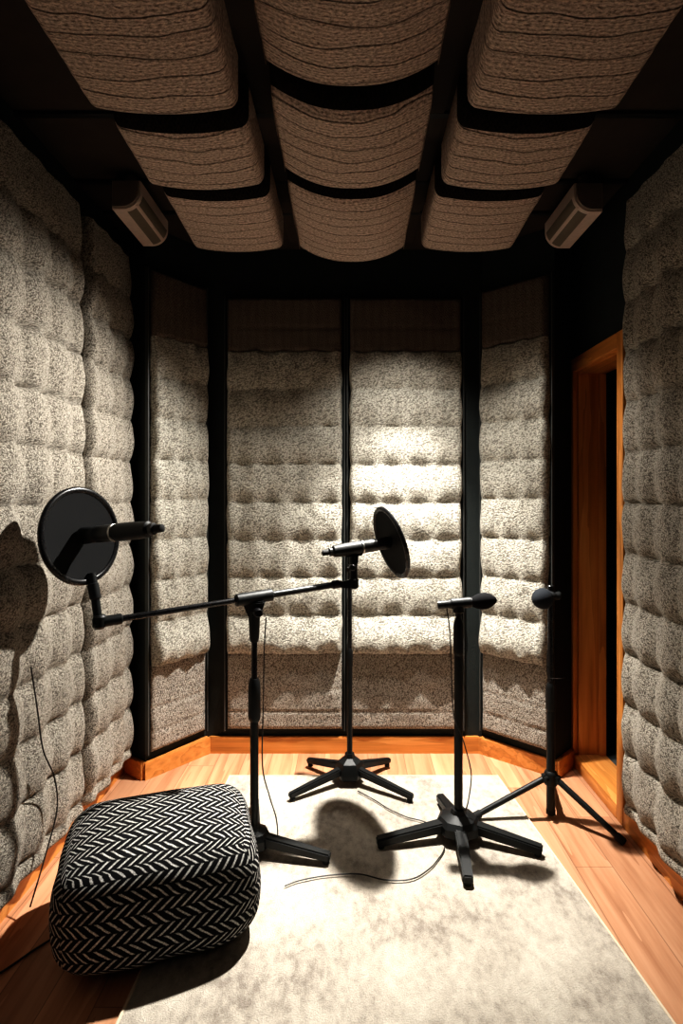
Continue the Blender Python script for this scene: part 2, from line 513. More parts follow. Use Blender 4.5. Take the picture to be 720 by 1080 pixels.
# baseboards
def baseboard(name, foot, mat):
    bm = prism(new(), foot, 0, .085)
    bmesh.ops.bevel(bm, geom=[e for e in bm.edges if all(v.co.z > .08 for v in e.verts)], offset=.004, segments=2, affect='EDGES')
    struct(name, bm, mat)
t = .022
baseboard('baseboard_back', [(-.74, YB), (.67, YB), (.67 - .01, YB - t), (-.73, YB - t)], 'orange_x')
d = V((.28, -.27, 0)).normalized(); n = V((-d.y * -1, -d.x, 0))
nR = V((-.694, -.72, 0)).normalized(); nL = V((.80, -.60, 0)).normalized()
def off(p, n, k): return (p[0] + n.x * k, p[1] + n.y * k)
A, B = (.685, YB - .0), (.965, 2.70)
baseboard('baseboard_back_right', [A, B, off((B[0] + .02, B[1] + .005), nR, t), off((A[0] - .012, A[1] - .004), nR, t)], 'orange_x')
eR = V((.72, -.69, 0)).normalized()
baseboard('baseboard_corner_right', [B, (1.112, 2.852), off((1.112, 2.852), eR, t), off(B, eR, t)], 'orange_y')
A, B = (-.756, YB), (-.97, 2.685)
baseboard('baseboard_back_left', [A, B, off((B[0] - .012, B[1] - .004), nL, t), off((A[0] + .012, A[1] - .006), nL, t)], 'orange_y')
eL = V((-.60, -.80, 0)).normalized()
baseboard('baseboard_corner_left', [B, (-1.116, 2.795), off((-1.116, 2.795), eL, t), off(B, eL, t)], 'orange_x')
baseboard('baseboard_left', [(-HW, YF), (-HW, 2.76), (-HW + t, 2.76), (-HW + t, YF)], 'orange_y')
baseboard('baseboard_right', [(HW, YF), (HW, 2.295), (HW - t, 2.295), (HW - t, YF)], 'orange_y')

# ceiling coffers: thin black battens across the dark boards
k = 1
for y in (.55, 1.25, 1.9, 2.31, 2.57):
    for xa, xb in ((-HW, -.02), (.02, HW)):
        struct('trim_%d' % k, box(new(), (xa, y - .012, ZC - .012), (xb, y + .012, ZC), .003), 'batten'); k += 1
struct('trim_%d' % k, box(new(), (-.02, YF, ZC - .02), (.02, YB, ZC), .003), 'batten'); k += 1
for x in (-.275, .275):
    struct('trim_%d' % k, box(new(), (x - .035, YF, ZC - .01), (x + .035, 2.86, ZC - .002), .002), 'ceiling'); k += 1

# door with its wooden lining and raised sill
door = bpy.data.objects.new('door_1', None); C.objects.link(door); door.location = (HW, 2.585, 0); door['kind'] = 'structure'
cw = .05
obj('casing', box(new(), (HW - .022, DY1 - .005, 0), (HW - .0, DY1 + cw, DZ + .06), .004), 'orange_z', door)
obj('casing', box(new(), (HW - .022, DY0 - cw, 0), (HW - .0, DY0 + .005, DZ + .06), .004), 'orange_z', door)
obj('casing_head', box(new(), (HW - .022, DY0 + .005, DZ - .005), (HW, DY1 - .005, DZ + .06), .004), 'orange_y', door)
obj('jamb', box(new(), (HW, DY1 - .018, .06), (HW + .135, DY1, DZ), .002), 'orange_z', door)
obj('jamb', box(new(), (HW, DY0, .06), (HW + .135, DY0 + .018, DZ), .002), 'orange_z', door)
obj('head_jamb', box(new(), (HW, DY0 + .018, DZ - .018), (HW + .135, DY1 - .018, DZ), .002), 'orange_y', door)
obj('door_stop', box(new(), (HW + .10, DY1 - .030, .06), (HW + .133, DY1 - .018, DZ - .02), .003), 'orange_z', door)
obj('threshold', box(new(), (HW - .022, DY0 + .006, 0), (HW + .135, DY1 - .006, .06), .004), 'orange_y', door)
# the dark passage beyond the doorway
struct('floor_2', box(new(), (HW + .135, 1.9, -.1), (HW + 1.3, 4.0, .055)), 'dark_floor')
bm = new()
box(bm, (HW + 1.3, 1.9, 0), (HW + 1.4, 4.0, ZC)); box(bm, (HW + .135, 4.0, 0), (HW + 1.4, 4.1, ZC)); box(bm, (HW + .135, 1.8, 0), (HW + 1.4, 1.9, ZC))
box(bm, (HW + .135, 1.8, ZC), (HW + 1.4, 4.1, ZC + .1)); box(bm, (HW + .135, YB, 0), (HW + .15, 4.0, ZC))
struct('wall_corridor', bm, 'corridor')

# ------------------------------------------------------------------ acoustic wall panels
def wall_panel(label, o, d, n, w, z0, z1, seed, header=None, ledge=None, mat='boucle', A=.037, base=.02, colw=.147, board=.018, vert=.15, grp='quilted acoustic wall panels'):
    """o: foot of the panel on the wall, d along the wall, n into the room"""
    o, d, n = V(o), V(d).normalized(), V(n).normalized()
    mid = o + d * (w / 2)
    t = thing('acoustic_panel', label, 'acoustic panel', (mid.x, mid.y, z0), grp)
    # backing board with a thin raised edge
    m = Matrix(((d.x, n.x, 0, o.x), (d.y, n.y, 0, o.y), (0, 0, 1, 0), (0, 0, 0, 1)))
    bm = new(); tb = box(new(), (-.012, .003, z0 - .012), (w + .012, board, z1 + .012), .003); merge(bm, tb, m)
    obj('backing_board', bm, 'frame', t)
    for a, b in ((-.018, -.012), (w + .012, w + .018)):
        bm = new(); tb = box(new(), (a, .003, z0 - .012), (b, board + .010, z1 + .012)); merge(bm, tb, m)
        obj('edge_strip', bm, 'edge', t)
    of = o + n * board
    zt = header if header else z1
    zb = ledge if ledge else z0
    res = .0085
    obj('quilted_padding', sheet(of, d, n, 0, w, zb, zt, res, quilt(0, w, zt, zb, A, colw, base, seed, vert, lastlip=2 if ledge else 1)), mat, t, angle=75)
    if header:
        obj('header_cloth', sheet(of, d, n, 0, w, zt + .001, z1, .012, flat_cloth(0, w, zt, z1, base + .018, seed + 20, (zt + .12,))), 'woven_dark', t, angle=60)
    if ledge:
        obj('skirt_cloth', sheet(of, d, n, 0, w, z0, zb - .001, .010, flat_cloth(0, w, z0, zb, base - .003, seed + 30, (z0 + .09, z0 + .20))), 'skirt', t, angle=60)
    return t

wall_panel('tall cream quilted wall panel left of the centre gap on the back wall', (-.638, YB, 0), (1, 0, 0), (0, -1, 0), .590, .13, 2.355, 1, 2.075, .528)
wall_panel('brightest tall cream quilted wall panel, right of the centre gap on the back wall', (-.004, YB, 0), (1, 0, 0), (0, -1, 0), .572, .13, 2.355, 2, 2.075, .528)
o = V((.685, YB, 0)) + V((.72, -.694, 0)) * .018
wall_panel('narrow quilted wall panel on the angled corner beside the wooden doorway', o, (.72, -.694, 0), nR, .355, .13, 2.385, 3, 2.09, .535, colw=.12)
o = V((-.97, 2.685, 0)) + V((.60, .80, 0)) * .014
wall_panel('narrow quilted wall panel on the angled left corner behind the pop filter', o, (.60, .80, 0), nL, .315, .13, 2.40, 4, 2.09, .535, colw=.105)
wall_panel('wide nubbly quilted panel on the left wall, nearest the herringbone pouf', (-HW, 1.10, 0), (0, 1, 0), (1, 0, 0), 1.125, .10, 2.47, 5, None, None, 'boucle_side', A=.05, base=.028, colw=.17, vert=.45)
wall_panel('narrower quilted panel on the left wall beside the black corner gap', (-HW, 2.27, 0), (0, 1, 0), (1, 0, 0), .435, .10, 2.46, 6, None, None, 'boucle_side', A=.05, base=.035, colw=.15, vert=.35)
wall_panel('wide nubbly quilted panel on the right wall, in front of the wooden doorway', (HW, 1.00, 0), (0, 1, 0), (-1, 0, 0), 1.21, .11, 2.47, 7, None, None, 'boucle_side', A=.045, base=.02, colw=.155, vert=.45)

# ------------------------------------------------------------------ ceiling baffles
def baffle(label, xc, hw, y0, y1, zb, sag, flat):
    bm = bmesh.new(); uv = bm.loops.layers.uv.new('UVMap'); co = {}
    prof = []
    N = 26
    zs = .16
    # from the upper left edge down, across the belly and up again
    for i in range(6): prof.append((-hw, zs - (zs - .035) * i / 6))
    if flat:
        for i in range(5): a = PI / 2 * i / 4; prof.append((-hw + .030 * (1 - math.cos(a)), .035 - .035 * math.sin(a) + sag))
        for i in range(1, N): x = -hw + .03 + (2 * hw - .06) * i / N; prof.append((x, sag * ((x / (hw - .03)) ** 2)))
        for i in range(5): a = PI / 2 * (1 - i / 4); prof.append((hw - .030 * (1 - math.cos(a)), .035 - .035 * math.sin(a) + sag))
    else:
        for i in range(0, N + 1):
            x = -hw + 2 * hw * i / N; prof.append((x, sag * abs(x / hw) ** 2.3))
    for i in range(1, 7): prof.append((hw, .035 + (zs - .035) * i / 6))
    ny = 48; rows = []
    for j in range(ny + 1):
        y = y0 + (y1 - y0) * j / ny
        q = y - y0
        q1 = max(0, 1 - q / .07); lift = .105 * (1 - math.sqrt(max(0, 1 - q1 * q1))) + .018 * (1 - min(1, q / (y1 - y0))) + .006 * (1 - smooth(0, .012, y1 - y))
        wav = .0008 * math.sin(y * 2 * PI / .058)
        row = []; s = 0
        for i, (x, z) in enumerate(prof):
            if i: s += math.hypot(x - prof[i - 1][0], z - prof[i - 1][1])
            zz = zb + min(z + lift * (1 if z < zs - .001 else 0) + wav, max(z, zs))
            v = bm.verts.new((xc + x + .003 * nz3(x, y, 8, xc), y + .004 * nz3(x, zb, 6, y1), zz)); co[v] = (s, y); row.append(v)
        rows.append(row)
    for a, b in zip(rows, rows[1:]):
        for i in range(len(prof) - 1): bm.faces.new((a[i], a[i + 1], b[i + 1], b[i]))
    bm.faces.new(rows[0]); bm.faces.new(rows[-1])
    bm.faces.new([r[0] for r in rows] + [r[-1] for r in reversed(rows)])
    for f in bm.faces:
        for l in f.loops: l[uv].uv = co[l.vert]
    t = thing('ceiling_baffle', label, 'acoustic panel', (xc, (y0 + y1) / 2, zb), 'brown cloth ceiling baffles')
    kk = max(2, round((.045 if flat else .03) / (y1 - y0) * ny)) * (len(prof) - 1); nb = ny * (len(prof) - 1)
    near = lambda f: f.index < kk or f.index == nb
    bm.faces.index_update(); gap_shade = bm.copy(); gap_shade.faces.index_update()
    
    bmesh.ops.delete(gap_shade, geom=[f for f in gap_shade.faces if not near(f)], context='FACES')
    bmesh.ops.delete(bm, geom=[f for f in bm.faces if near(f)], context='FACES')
    obj('padding', bm, 'ceil_cloth', t, angle=50)
    obj('end_shade', gap_shade, 'gap_shade', t, angle=50, label='near end coloured black as shade between rows')  # black near end imitates the shadow in the gap between rows
    for sx in (-1, 1):
        for y in (y0 + .07, y1 - .07):
            obj('hanger', rod(new(), (xc + sx * hw * .6, y, zb + zs - .004), (xc + sx * hw * .6, y, ZC), .006, seg=10), 'batten', t)
    return t

rowsY = [(1.05, 1.49), (1.60, 1.925), (2.035, 2.48)]
names = ['nearest the camera', 'in the middle row', 'in the row nearest the back wall']
for r, (y0, y1) in enumerate(rowsY):
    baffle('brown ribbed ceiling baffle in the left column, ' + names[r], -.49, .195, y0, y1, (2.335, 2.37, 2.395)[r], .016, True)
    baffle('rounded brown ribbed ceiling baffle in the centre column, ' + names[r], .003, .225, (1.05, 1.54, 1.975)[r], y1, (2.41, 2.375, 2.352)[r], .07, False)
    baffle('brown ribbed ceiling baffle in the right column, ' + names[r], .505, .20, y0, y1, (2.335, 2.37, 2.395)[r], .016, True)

# ------------------------------------------------------------------ slotted ceiling fixtures
def fixture(label, x, y0, y1, z, s):
    """s = +1: rounded corner faces right"""
    t = thing('ceiling_fixture', label, 'ceiling fixture', (x, (y0 + y1) / 2, z), 'slotted ceiling fixtures')
    w, h, r = .056, .056, .070
    def prof(g=0.0):
        p = [(-w + g, h - g), (w - g, h - g), (w - g, -h + r)]
        for i in range(1, 13):
            a = PI / 2 * i / 12; p.append((w - r + (r - g) * math.cos(a), -h + r - (r - g) * math.sin(a)))
        p.append((-w + g, -h + g)); return p
    def extr(bm, P, ya, yb):
        a = [bm.verts.new((x + s * px, ya, z + pz)) for px, pz in P]; b = [bm.verts.new((x + s * px, yb, z + pz)) for px, pz in P]
        m = len(P)
        for i in range(m): bm.faces.new((a[i], a[(i + 1) % m], b[(i + 1) % m], b[i]))
        bm.faces.new(a); bm.faces.new(b); return bm
    obj('housing', extr(new(), prof(), y0 + .012, y1), 'fixture', t)
    obj('end_cap', extr(new(), prof(.006), y0, y0 + .012), 'fixture_cap', t, label='end cap with shade in its colour')
    # two slotted grilles let into the curved corner
    def arc(a0, a1, out, ya, yb):
        bm = new(); P = []
        for i in range(9):
            a = math.radians(a0 + (a1 - a0) * i / 8); P.append((w - r + (r + out) * math.cos(a), -h + r - (r + out) * math.sin(a)))
        for i in range(8, -1, -1):
            a = math.radians(a0 + (a1 - a0) * i / 8); P.append((w - r + (r - .006) * math.cos(a), -h + r - (r - .006) * math.sin(a)))
        return extr(bm, P, ya, yb)
    obj('grille', arc(6, 38, .0012, y0 + .035, y1 - .02), 'slot', t)
    obj('grille', arc(50, 82, .0012, y0 + .035, y1 - .02), 'slot', t)
    obj('rib', arc(42, 46, .004, y0 + .02, y1 - .008), 'fixture', t)
    bm = rod(new(), (x, y0 + .06, z + h - .002), (x, y0 + .06, ZC), .007, seg=12)
    lathe(bm, [(.022, 0), (.022, .012), (.012, .02)], (x, y0 + .06, ZC), (0, 0, -1), 16)
    obj('stem', bm, 'fixture_cap', t)
fixture('boxy white ceiling fixture with slotted grilles beside the left baffles', -.885, 2.23, 2.58, 2.525, 1)
fixture('boxy white ceiling fixture with slotted grilles beside the right baffles', .935, 2.23, 2.58, 2.515, -1)

# ------------------------------------------------------------------ rug
bm = new(); N = 60
foot = [(-.60, .75), (.885, .75), (.695, 2.70), (-.575, 2.70)]
rug = thing('rug', 'large cream mottled rug on the wooden floor under the stands', 'rug', (.1, 1.7, 0))
def bil(u, v):
    a = V((*foot[0], 0)).lerp(V((*foot[1], 0)), u); b = V((*foot[3], 0)).lerp(V((*foot[2], 0)), u)
    return a.lerp(b, v)
g = [[bm.verts.new(bil(i / N, j / N) + V((0, 0, .009 + .0015 * nz3(i, j, .25, 3)))) for i in range(N + 1)] for j in range(N + 1)]
for j in range(N):
    for i in range(N): bm.faces.new((g[j][i], g[j][i + 1], g[j + 1][i + 1], g[j + 1][i]))
rim = g[0][:] + [g[j][-1] for j in range(1, N + 1)] + g[-1][-2::-1] + [g[j][0] for j in range(N - 1, 0, -1)]
bk = [bm.verts.new((v.co.x, v.co.y, .0005)) for v in rim]
for i in range(len(rim)): bm.faces.new((rim[i], bk[i], bk[(i + 1) % len(rim)], rim[(i + 1) % len(rim)]))
bm.faces.new(bk)
obj('pile', bm, 'rug', rug)
bm = new()
F = [V((x, y, .006)) for x, y in foot]
tube(bm, [F[0] + (F[1] - F[0]) * .001, F[1], F[2], F[3], F[0]], .0058, 8)
obj('binding', bm, 'rug_edge', rug, label='pale bound edge')
RT = .011

# ------------------------------------------------------------------ pouf
def pouf():
    W, D, H = .280, .225, .31
    a = math.radians(18.5)
    ctr = V((-.598, 1.79, .0115))
    bm = bmesh.new(); uv = bm.loops.layers.uv.new('UVMap')
    n = 40
    def put(p):
        # p in [-1,1]^3 on the cube -> soft cushion
        x, y, z = p
        e = 5.6
        L = (abs(x) ** e + abs(y) ** e + abs(z) ** e) ** (1 / e)
        q = V((x / L, y / L, z / L))
        zz = (q.z + 1) / 2
        bul = 1 + .035 * math.sin(PI * min(1, max(0, zz))) - .03 * smooth(.28, 0, zz)
        px = q.x * W * bul; py = q.y * D * bul
        pz = zz * H
        if z > .0:
            rr = max(abs(q.x), abs(q.y)); pz += .022 * (1 - rr ** 2) * max(0, q.z)
        wob = .005 * noise.noise(V((px * 9, py * 9, pz * 9)))
        px += wob * q.x * 1.5; py += wob * q.y * 1.5
        return V((px * math.cos(a) - py * math.sin(a), px * math.sin(a) + py * math.cos(a), max(pz, .0))) + ctr + V((0, 0, .001))
    faces = [((1, 0, 0), (0, 1, 0), (0, 0, 1)), ((1, 0, 0), (0, -1, 0), (0, 0, -1)),
             ((1, 0, 0), (0, 0, 1), (0, -1, 0)), ((-1, 0, 0), (0, 0, 1), (0, 1, 0)),
             ((0, 1, 0), (0, 0, 1), (1, 0, 0)), ((0, -1, 0), (0, 0, 1), (-1, 0, 0))]
    for ax, ay, az in faces:
        ax, ay, az = V(ax), V(ay), V(az); g = []
        for j in range(n + 1):
            row = []
            for i in range(n + 1):
                s, t = -1 + 2 * i / n, -1 + 2 * j / n
                st = math.sin(s * PI / 2) * .25 + s * .75; tt = math.sin(t * PI / 2) * .25 + t * .75
                row.append((bm.verts.new(put(ax * st + ay * tt + az)), (st * W, tt * (H / 2 if abs(ay.z) > .5 else D) + (0 if abs(ay.z) < .5 else -D - H / 2))))
            g.append(row)
        for j in range(n):
            for i in range(n):
                q = (g[j][i], g[j][i + 1], g[j + 1][i + 1], g[j + 1][i])
                f = bm.faces.new([v for v, _ in q])
                for l, (_, c) in zip(f.loops, q): l[uv].uv = c
    bmesh.ops.remove_doubles(bm, verts=bm.verts, dist=1e-5)
    o = obj('pouf', bm, 'pouf', None, (ctr.x, ctr.y, 0), angle=80)
    tag(o, 'square black and white herringbone pouf at the lower left of the rug', 'pouf')
pouf()

# ------------------------------------------------------------------ microphone stands
def star_base(t, c, tips, hub_r, hub_h, z0, faceted=8, leg=(.044, .038, .032, .028), lift=.055):
    cx, cy = c
    bm = new()
    lathe(bm, [(hub_r * .78, 0), (hub_r, .012), (hub_r * .98, hub_h * .42), (hub_r * .80, hub_h * .60), (hub_r * .36, hub_h * .74), (hub_r * .3, hub_h * .9)],
          (cx, cy, z0 + .022), (0, 0, 1), faceted)
    obj('hub', bm, 'black', t, angle=25)
    for x, y in tips:
        bm = new(); v = V((x - cx, y - cy, 0)).normalized()
        beam(bm, V((cx, cy, z0 + lift)) + v * hub_r * .55, (x, y, z0 + .024), leg[0], leg[1], leg[2], leg[3], .005)
        l = obj('leg', bm, 'black', t)
        bm = new(); p = V((x, y, z0)) - v * .016
        lathe(bm, [(.012, 0), (.013, .004), (.011, .014)], p, (0, 0, 1), 14)
        obj('rubber_foot', bm, 'rubber', l)

def collar(bm, x, y, z0, z1, r):
    L = z1 - z0
    lathe(bm, [(r * .72, 0), (r * .95, L * .06), (r, L * .14), (r, L * .8), (r * .92, L * .9), (r * .7, L)], (x, y, z0), (0, 0, 1), 24)

# --- stand with the long boom, behind the pouf
S1 = V((-.360, 2.12, 0)); BT = V((-.360, 2.12, .961))
BL = V((-.817, 1.85, .930)); BR = V((-.038, 2.310, .983))
s1 = thing('microphone_stand', 'black boom microphone stand rising behind the herringbone pouf', 'microphone stand', S1, 'black microphone stands')
star_base(s1, (S1.x, S1.y), [(-.075, 2.055), (-.41, 2.43), (-.555, 2.37)], .062, .10, RT)
obj('lower_tube', rod(new(), (S1.x, S1.y, .08), (S1.x, S1.y, .56), .0155), 'black', s1)
bm = new(); collar(bm, S1.x, S1.y, .50, .66, .023); obj('height_clutch', bm, 'black', s1)
obj('upper_tube', rod(new(), (S1.x, S1.y, .60), (S1.x, S1.y, .88), .011), 'black_gloss', s1)
# swivel bracket
bd = (BR - BL).normalized()
bm = new()
rod(bm, BT - bd * .072, BT + bd * .072, .023, ch=.004)
beam(bm, BT + V((0, 0, -.012)), BT + V((0.001, 0, -.075)), .050, .085, .034, .040, .006)
tb = new(); merge(bm, tb)
lathe(bm, [(.024, 0), (.022, .012), (.018, .10), (.014, .115)], (BT.x, BT.y, BT.z - .05), (0, 0, -1), 20)
br = obj('swivel_bracket', bm, 'black', s1)
kn = V((bd.y, -bd.x, 0)).normalized()
if kn.y > 0: kn = -kn
bm = new(); lathe(bm, [(.010, 0), (.010, .012), (.017, .014), (.017, .034), (.012, .038)], BT + V((0, 0, -.05)) + kn * .012, kn, 12)
obj('wing_knob', bm, 'black_gloss', br)
obj('boom_arm', rod(new(), BL + bd * .02, BT + bd * .02, .0105), 'black_gloss', s1)
bm = rod(new(), BT + bd * .0, BR, .0125)
lathe(bm, [(.0125, 0), (.017, .006), (.017, .030), (.012, .036)], BR - bd * .045, bd, 18)
obj('boom_extension', bm, 'black', s1)
bm = rod(new(), BL - bd * .022, BL + bd * .07, .0175, ch=.004)
lathe(bm, [(.0, 0), (.012, .0), (.021, .008), (.021, .04), (.016, .046)], BL + V((0, 0, -.022)), (0, 0, 1), 18)
obj('boom_elbow', bm, 'black', s1)

# --- stand at the back in front of the panel gap
S2 = V((-.006, 2.64, 0))
s2 = thing('microphone_stand', 'slim black microphone stand with star base in front of the gap in the back wall', 'microphone stand', S2, 'black microphone stands')
star_base(s2, (S2.x, S2.y), [(-.268, 2.47), (.268, 2.46), (-.212, 2.80), (.190, 2.80)], .070, .125, RT, 6, leg=(.036, .034, .026, .024), lift=.065)
obj('lower_tube', rod(new(), (S2.x, S2.y, .10), (S2.x, S2.y, .60), .0125), 'black', s2)
obj('upper_tube', rod(new(), (S2.x, S2.y, .56), (S2.x, S2.y, 1.00), .0105), 'black_gloss', s2)
bm = new(); collar(bm, S2.x, S2.y, .54, .63, .0145); obj('height_clutch', bm, 'black', s2)
obj('thread_cap', lathe(new(), [(.0115, 0), (.0135, .003), (.0135, .02), (.007, .024), (.007, .034)], (S2.x, S2.y, .985), (0, 0, 1), 16), 'black', s2)

# pop filters and microphones: axis runs from the disc along the microphone
def pop_filter(label, c, ax, r, stem, grp):
    ax = V(ax).normalized()
    t = thing('pop_filter', label, 'pop filter', c, grp)
    bm = new()
    # shallow domed mesh
    P = [(0, .010), (r * .35, .009), (r * .7, .006), (r * .93, 0), (r * .93, -.004), (r * .7, .001), (r * .35, .004), (0, .005)]
    lathe(bm, P, c, -ax, 56, cap=False)
    obj('mesh_disc', bm, 'mesh_black', t)
    bm = new()
    P = [(r - .010 + .0105 * math.cos(2 * PI * i / 12), .0085 * math.sin(2 * PI * i / 12)) for i in range(13)]
    lathe(bm, P, c, -ax, 64, cap=False)
    bmesh.ops.remove_doubles(bm, verts=bm.verts, dist=1e-5)
    obj('rim', bm, 'black_gloss', t)
    if stem: stem(t)
    return t

def big_mic(label, c, ax, L, r, tail=True):
    """side address body lying along ax, starting at the disc c"""
    ax = V(ax).normalized()
    t = thing('microphone', label, 'microphone', c, 'microphones')
    o = V(c) + ax * .004
    obj('capsule_mount', lathe(new(), [(r * .9, 0), (r * 1.0, .006), (r * .92, L * .18), (r * .78, L * .2)], o, ax, 28), 'black', t)
    obj('grille_band', lathe(new(), [(r * .80, L * .20), (r * .98, L * .205), (r * 1.0, L * .40), (r * .98, L * .405)], o, ax, 28), 'grey_metal', t, label='lighter metal band')
    obj('ring', lathe(new(), [(r * .9, L * .405), (r * 1.03, L * .41), (r * 1.03, L * .43), (r * .9, L * .435)], o, ax, 28), 'silver', t, label='thin bright ring')
    obj('body', lathe(new(), [(r * .9, L * .435), (r * 1.04, L * .45), (r * 1.0, L * .70), (r * .9, L * .84), (r * .62, L * .86)], o, ax, 28), 'black', t)
    obj('collar', lathe(new(), [(r * .6, L * .86), (r * .66, L * .865), (r * .66, L * .905), (r * .5, L * .91)], o, ax, 24), 'grey_metal', t)
    obj('plug', lathe(new(), [(r * .40, L * .91), (r * .46, L * .92), (r * .44, L * 1.0), (r * .2, L * 1.01)], o, ax, 20), 'rubber', t)
    return t

cL = V((-.876, 1.85, 1.211)); aL = V((.927, -.375, .10)).normalized()
def stemL(t):
    bm = new()
    a = V((-.848, 1.858, 1.078)); b = BL + V((-.004, 0, .03))
    tube(bm, [a + V((0, .004, .01)), a.lerp(b, .5), b + V((0, 0, -.03))], .0135, 16)
    lathe(bm, [(.012, 0), (.018, .004), (.018, .05), (.014, .055)], a.lerp(b, .18), (b - a), 18)
    obj('stem', bm, 'black', t)
pop_filter('large round black pop filter on the left end of the boom', cL, aL, .160, stemL, 'round black pop filters')
big_mic('black microphone pointing right from the left pop filter', cL, aL, .325, .028)

cR = V((.165, 2.36, 1.145)); aR = V((-.93, -.30, -.115)).normalized()
pop_filter('edge-on round black pop filter at the right of the grey microphone', cR, (V((-.90, -.30, -.29))).normalized(), .156, None, 'round black pop filters')
mR = big_mic('grey and black microphone on the right end of the boom, facing the edge-on pop filter', cR, aR, .290, .0265)
# mount that carries the right microphone on the end of the boom
mm = cR + aR * .163
bm = new()
lathe(bm, [(.012, 0), (.019, .004), (.019, .03), (.014, .036)], V((mm.x, mm.y, mm.z - .062)), (0, 0, 1), 20)
rod(bm, (mm.x, mm.y, BR.z - .022), (mm.x, mm.y, mm.z - .05), .0155, ch=.004)
lathe(bm, [(.012, 0), (.020, .004), (.020, .036), (.015, .042)], V((mm.x, mm.y, BR.z - .020)), (0, 0, 1), 20)
beam(bm, BR - bd * .030 + V((0, 0, -.004)), V((mm.x, mm.y, BR.z)), .016, .014, .028, .040, .004)
beam(bm, (mm.x - .035, mm.y, mm.z - .030), (mm.x + .035, mm.y + .01, mm.z - .024), .022, .014, .022, .014, .003)
obj('microphone_mount', bm, 'black', s1)
bm = new(); lathe(bm, [(.008, 0), (.014, .003), (.014, .02), (.01, .024)], (mm.x - .004, mm.y - .012, mm.z - .075), (0, -1, 0), 14)
obj('thumb_knob', bm, 'grey_metal', s1)

# --- star stand on the rug at the right
S3 = V((.418, 2.215, 0))
s3 = thing('microphone_stand', 'black microphone stand with wide star base on the rug, nearest the camera', 'microphone stand', S3, 'black microphone stands')
star_base(s3, (S3.x, S3.y), [(.098, 2.145), (.705, 2.095), (.398, 1.93), (.385, 2.46)], .088, .10, RT, 8, leg=(.046, .038, .034, .032), lift=.055)
obj('lower_tube', rod(new(), (S3.x, S3.y, .10), (S3.x, S3.y, .74), .0165), 'black', s3)
bm = new(); collar(bm, S3.x, S3.y, .715, .86, .0195); obj('height_clutch', bm, 'black', s3)
obj('upper_tube', rod(new(), (S3.x, S3.y, .84), (S3.x, S3.y, .905), .012), 'black_gloss', s3)
hz = .921
bm = new()
lathe(bm, [(.013, -.02), (.022, -.012), (.022, .008), (.014, .014)], (S3.x, S3.y, hz - .02), (0, 0, 1), 20)
rod(bm, (S3.x - .030, S3.y, hz - .003), (S3.x + .050, S3.y, hz + .004), .021, ch=.003)
obj('microphone_clip', bm, 'black', s3)
a3 = V((1, -.05, .10)).normalized(); c3 = V((S3.x, S3.y - .001, hz))
m3 = thing('microphone', 'small microphone with black foam windscreen lying across the front stand', 'microphone', c3, 'microphones')
obj('body', lathe(new(), [(.010, -.072), (.0155, -.066), (.0155, -.04), (.0175, -.034), (.0175, .06), (.013, .066)], c3, a3, 22), 'black', m3)
obj('plug', lathe(new(), [(.008, -.082), (.0165, -.08), (.0165, -.058), (.012, -.054)], c3, a3, 22), 'grey_metal', m3)
W = [(.0, .155)]; W = []
for i in range(17):
    q = i / 16; W.append((.033 * math.sin(PI * min(1, .16 + q * .84)) ** .55 * (.80 + .2 * math.sin(PI * q * .8)), .052 + .098 * q))
W[-1] = (0, .150)
obj('windscreen', lathe(new(), W, c3, a3, 28), 'foam', m3)

# --- tripod stand by the doorway
S4 = V((.832, 2.37, 0))
s4 = thing('microphone_stand', 'black tripod microphone stand beside the wooden doorway', 'microphone stand', S4, 'black microphone stands')
obj('center_tube', rod(new(), (S4.x, S4.y, .018), (S4.x, S4.y, .50), .0175), 'black', s4)
obj('upper_tube', rod(new(), (S4.x, S4.y, .44), (S4.x, S4.y, .965), .0135), 'black_gloss', s4)
bm = new(); collar(bm, S4.x, S4.y, .44, .56, .0205); obj('height_clutch', bm, 'black', s4)
bm = new(); collar(bm, S4.x, S4.y, .135, .195, .027)
tips = [(.506, 2.335), (1.045, 2.185), (.935, 2.66)]
for x, y in tips:
    v = V((x - S4.x, y - S4.y, 0)).normalized(); p = V((S4.x, S4.y, .165)) + v * .030
    beam(bm, p - v * .02, p + v * .008, .026, .034, .026, .030, .003)
lathe(bm, [(.006, 0), (.010, .002), (.010, .02), (.007, .022)], (S4.x - .02, S4.y - .018, .17), (-.8, -.6, 0), 12)
cl = obj('leg_collar', bm, 'black', s4)
for x, y in tips:
    v = V((x - S4.x, y - S4.y, 0)).normalized()
    z = RT if x < .7 else 0
    e = V((x, y, z + .012))
    l = obj('leg', rod(new(), V((S4.x, S4.y, .160)) + v * .034, e, .0125, .0115), 'black', s4)
    bm = new(); dd = (e - V((S4.x, S4.y, .16))).normalized()
    lathe(bm, [(.013, -.03), (.0155, -.026), (.0155, .002), (.010, .008)], e, dd, 16)
    # keep the foot on the ground
    for q in bm.verts: q.co.z = max(q.co.z, z + .0003)
    obj('rubber_foot', bm, 'rubber', l)
obj('end_cap', lathe(new(), [(.014, 0), (.019, .003), (.019, .02), (.0172, .022)], (S4.x, S4.y, .012), (0, 0, 1), 18), 'rubber', s4)
hz4 = .923
bm = new()
lathe(bm, [(.013, 0), (.0235, .005), (.0235, .035), (.015, .042)], (S4.x, S4.y, hz4 - .022), (0, 0, 1), 20)
rod(bm, (S4.x - .015, S4.y - .012, hz4), (S4.x + .034, S4.y - .012, hz4), .016, ch=.003)
obj('microphone_clip', bm, 'black', s4)
a4 = V((-.84, -.52, -.06)).normalized(); c4 = V((S4.x - .006, S4.y - .024, hz4))
m4 = thing('microphone', 'microphone with slate grey windscreen on the tripod by the doorway', 'microphone', c4, 'microphones')
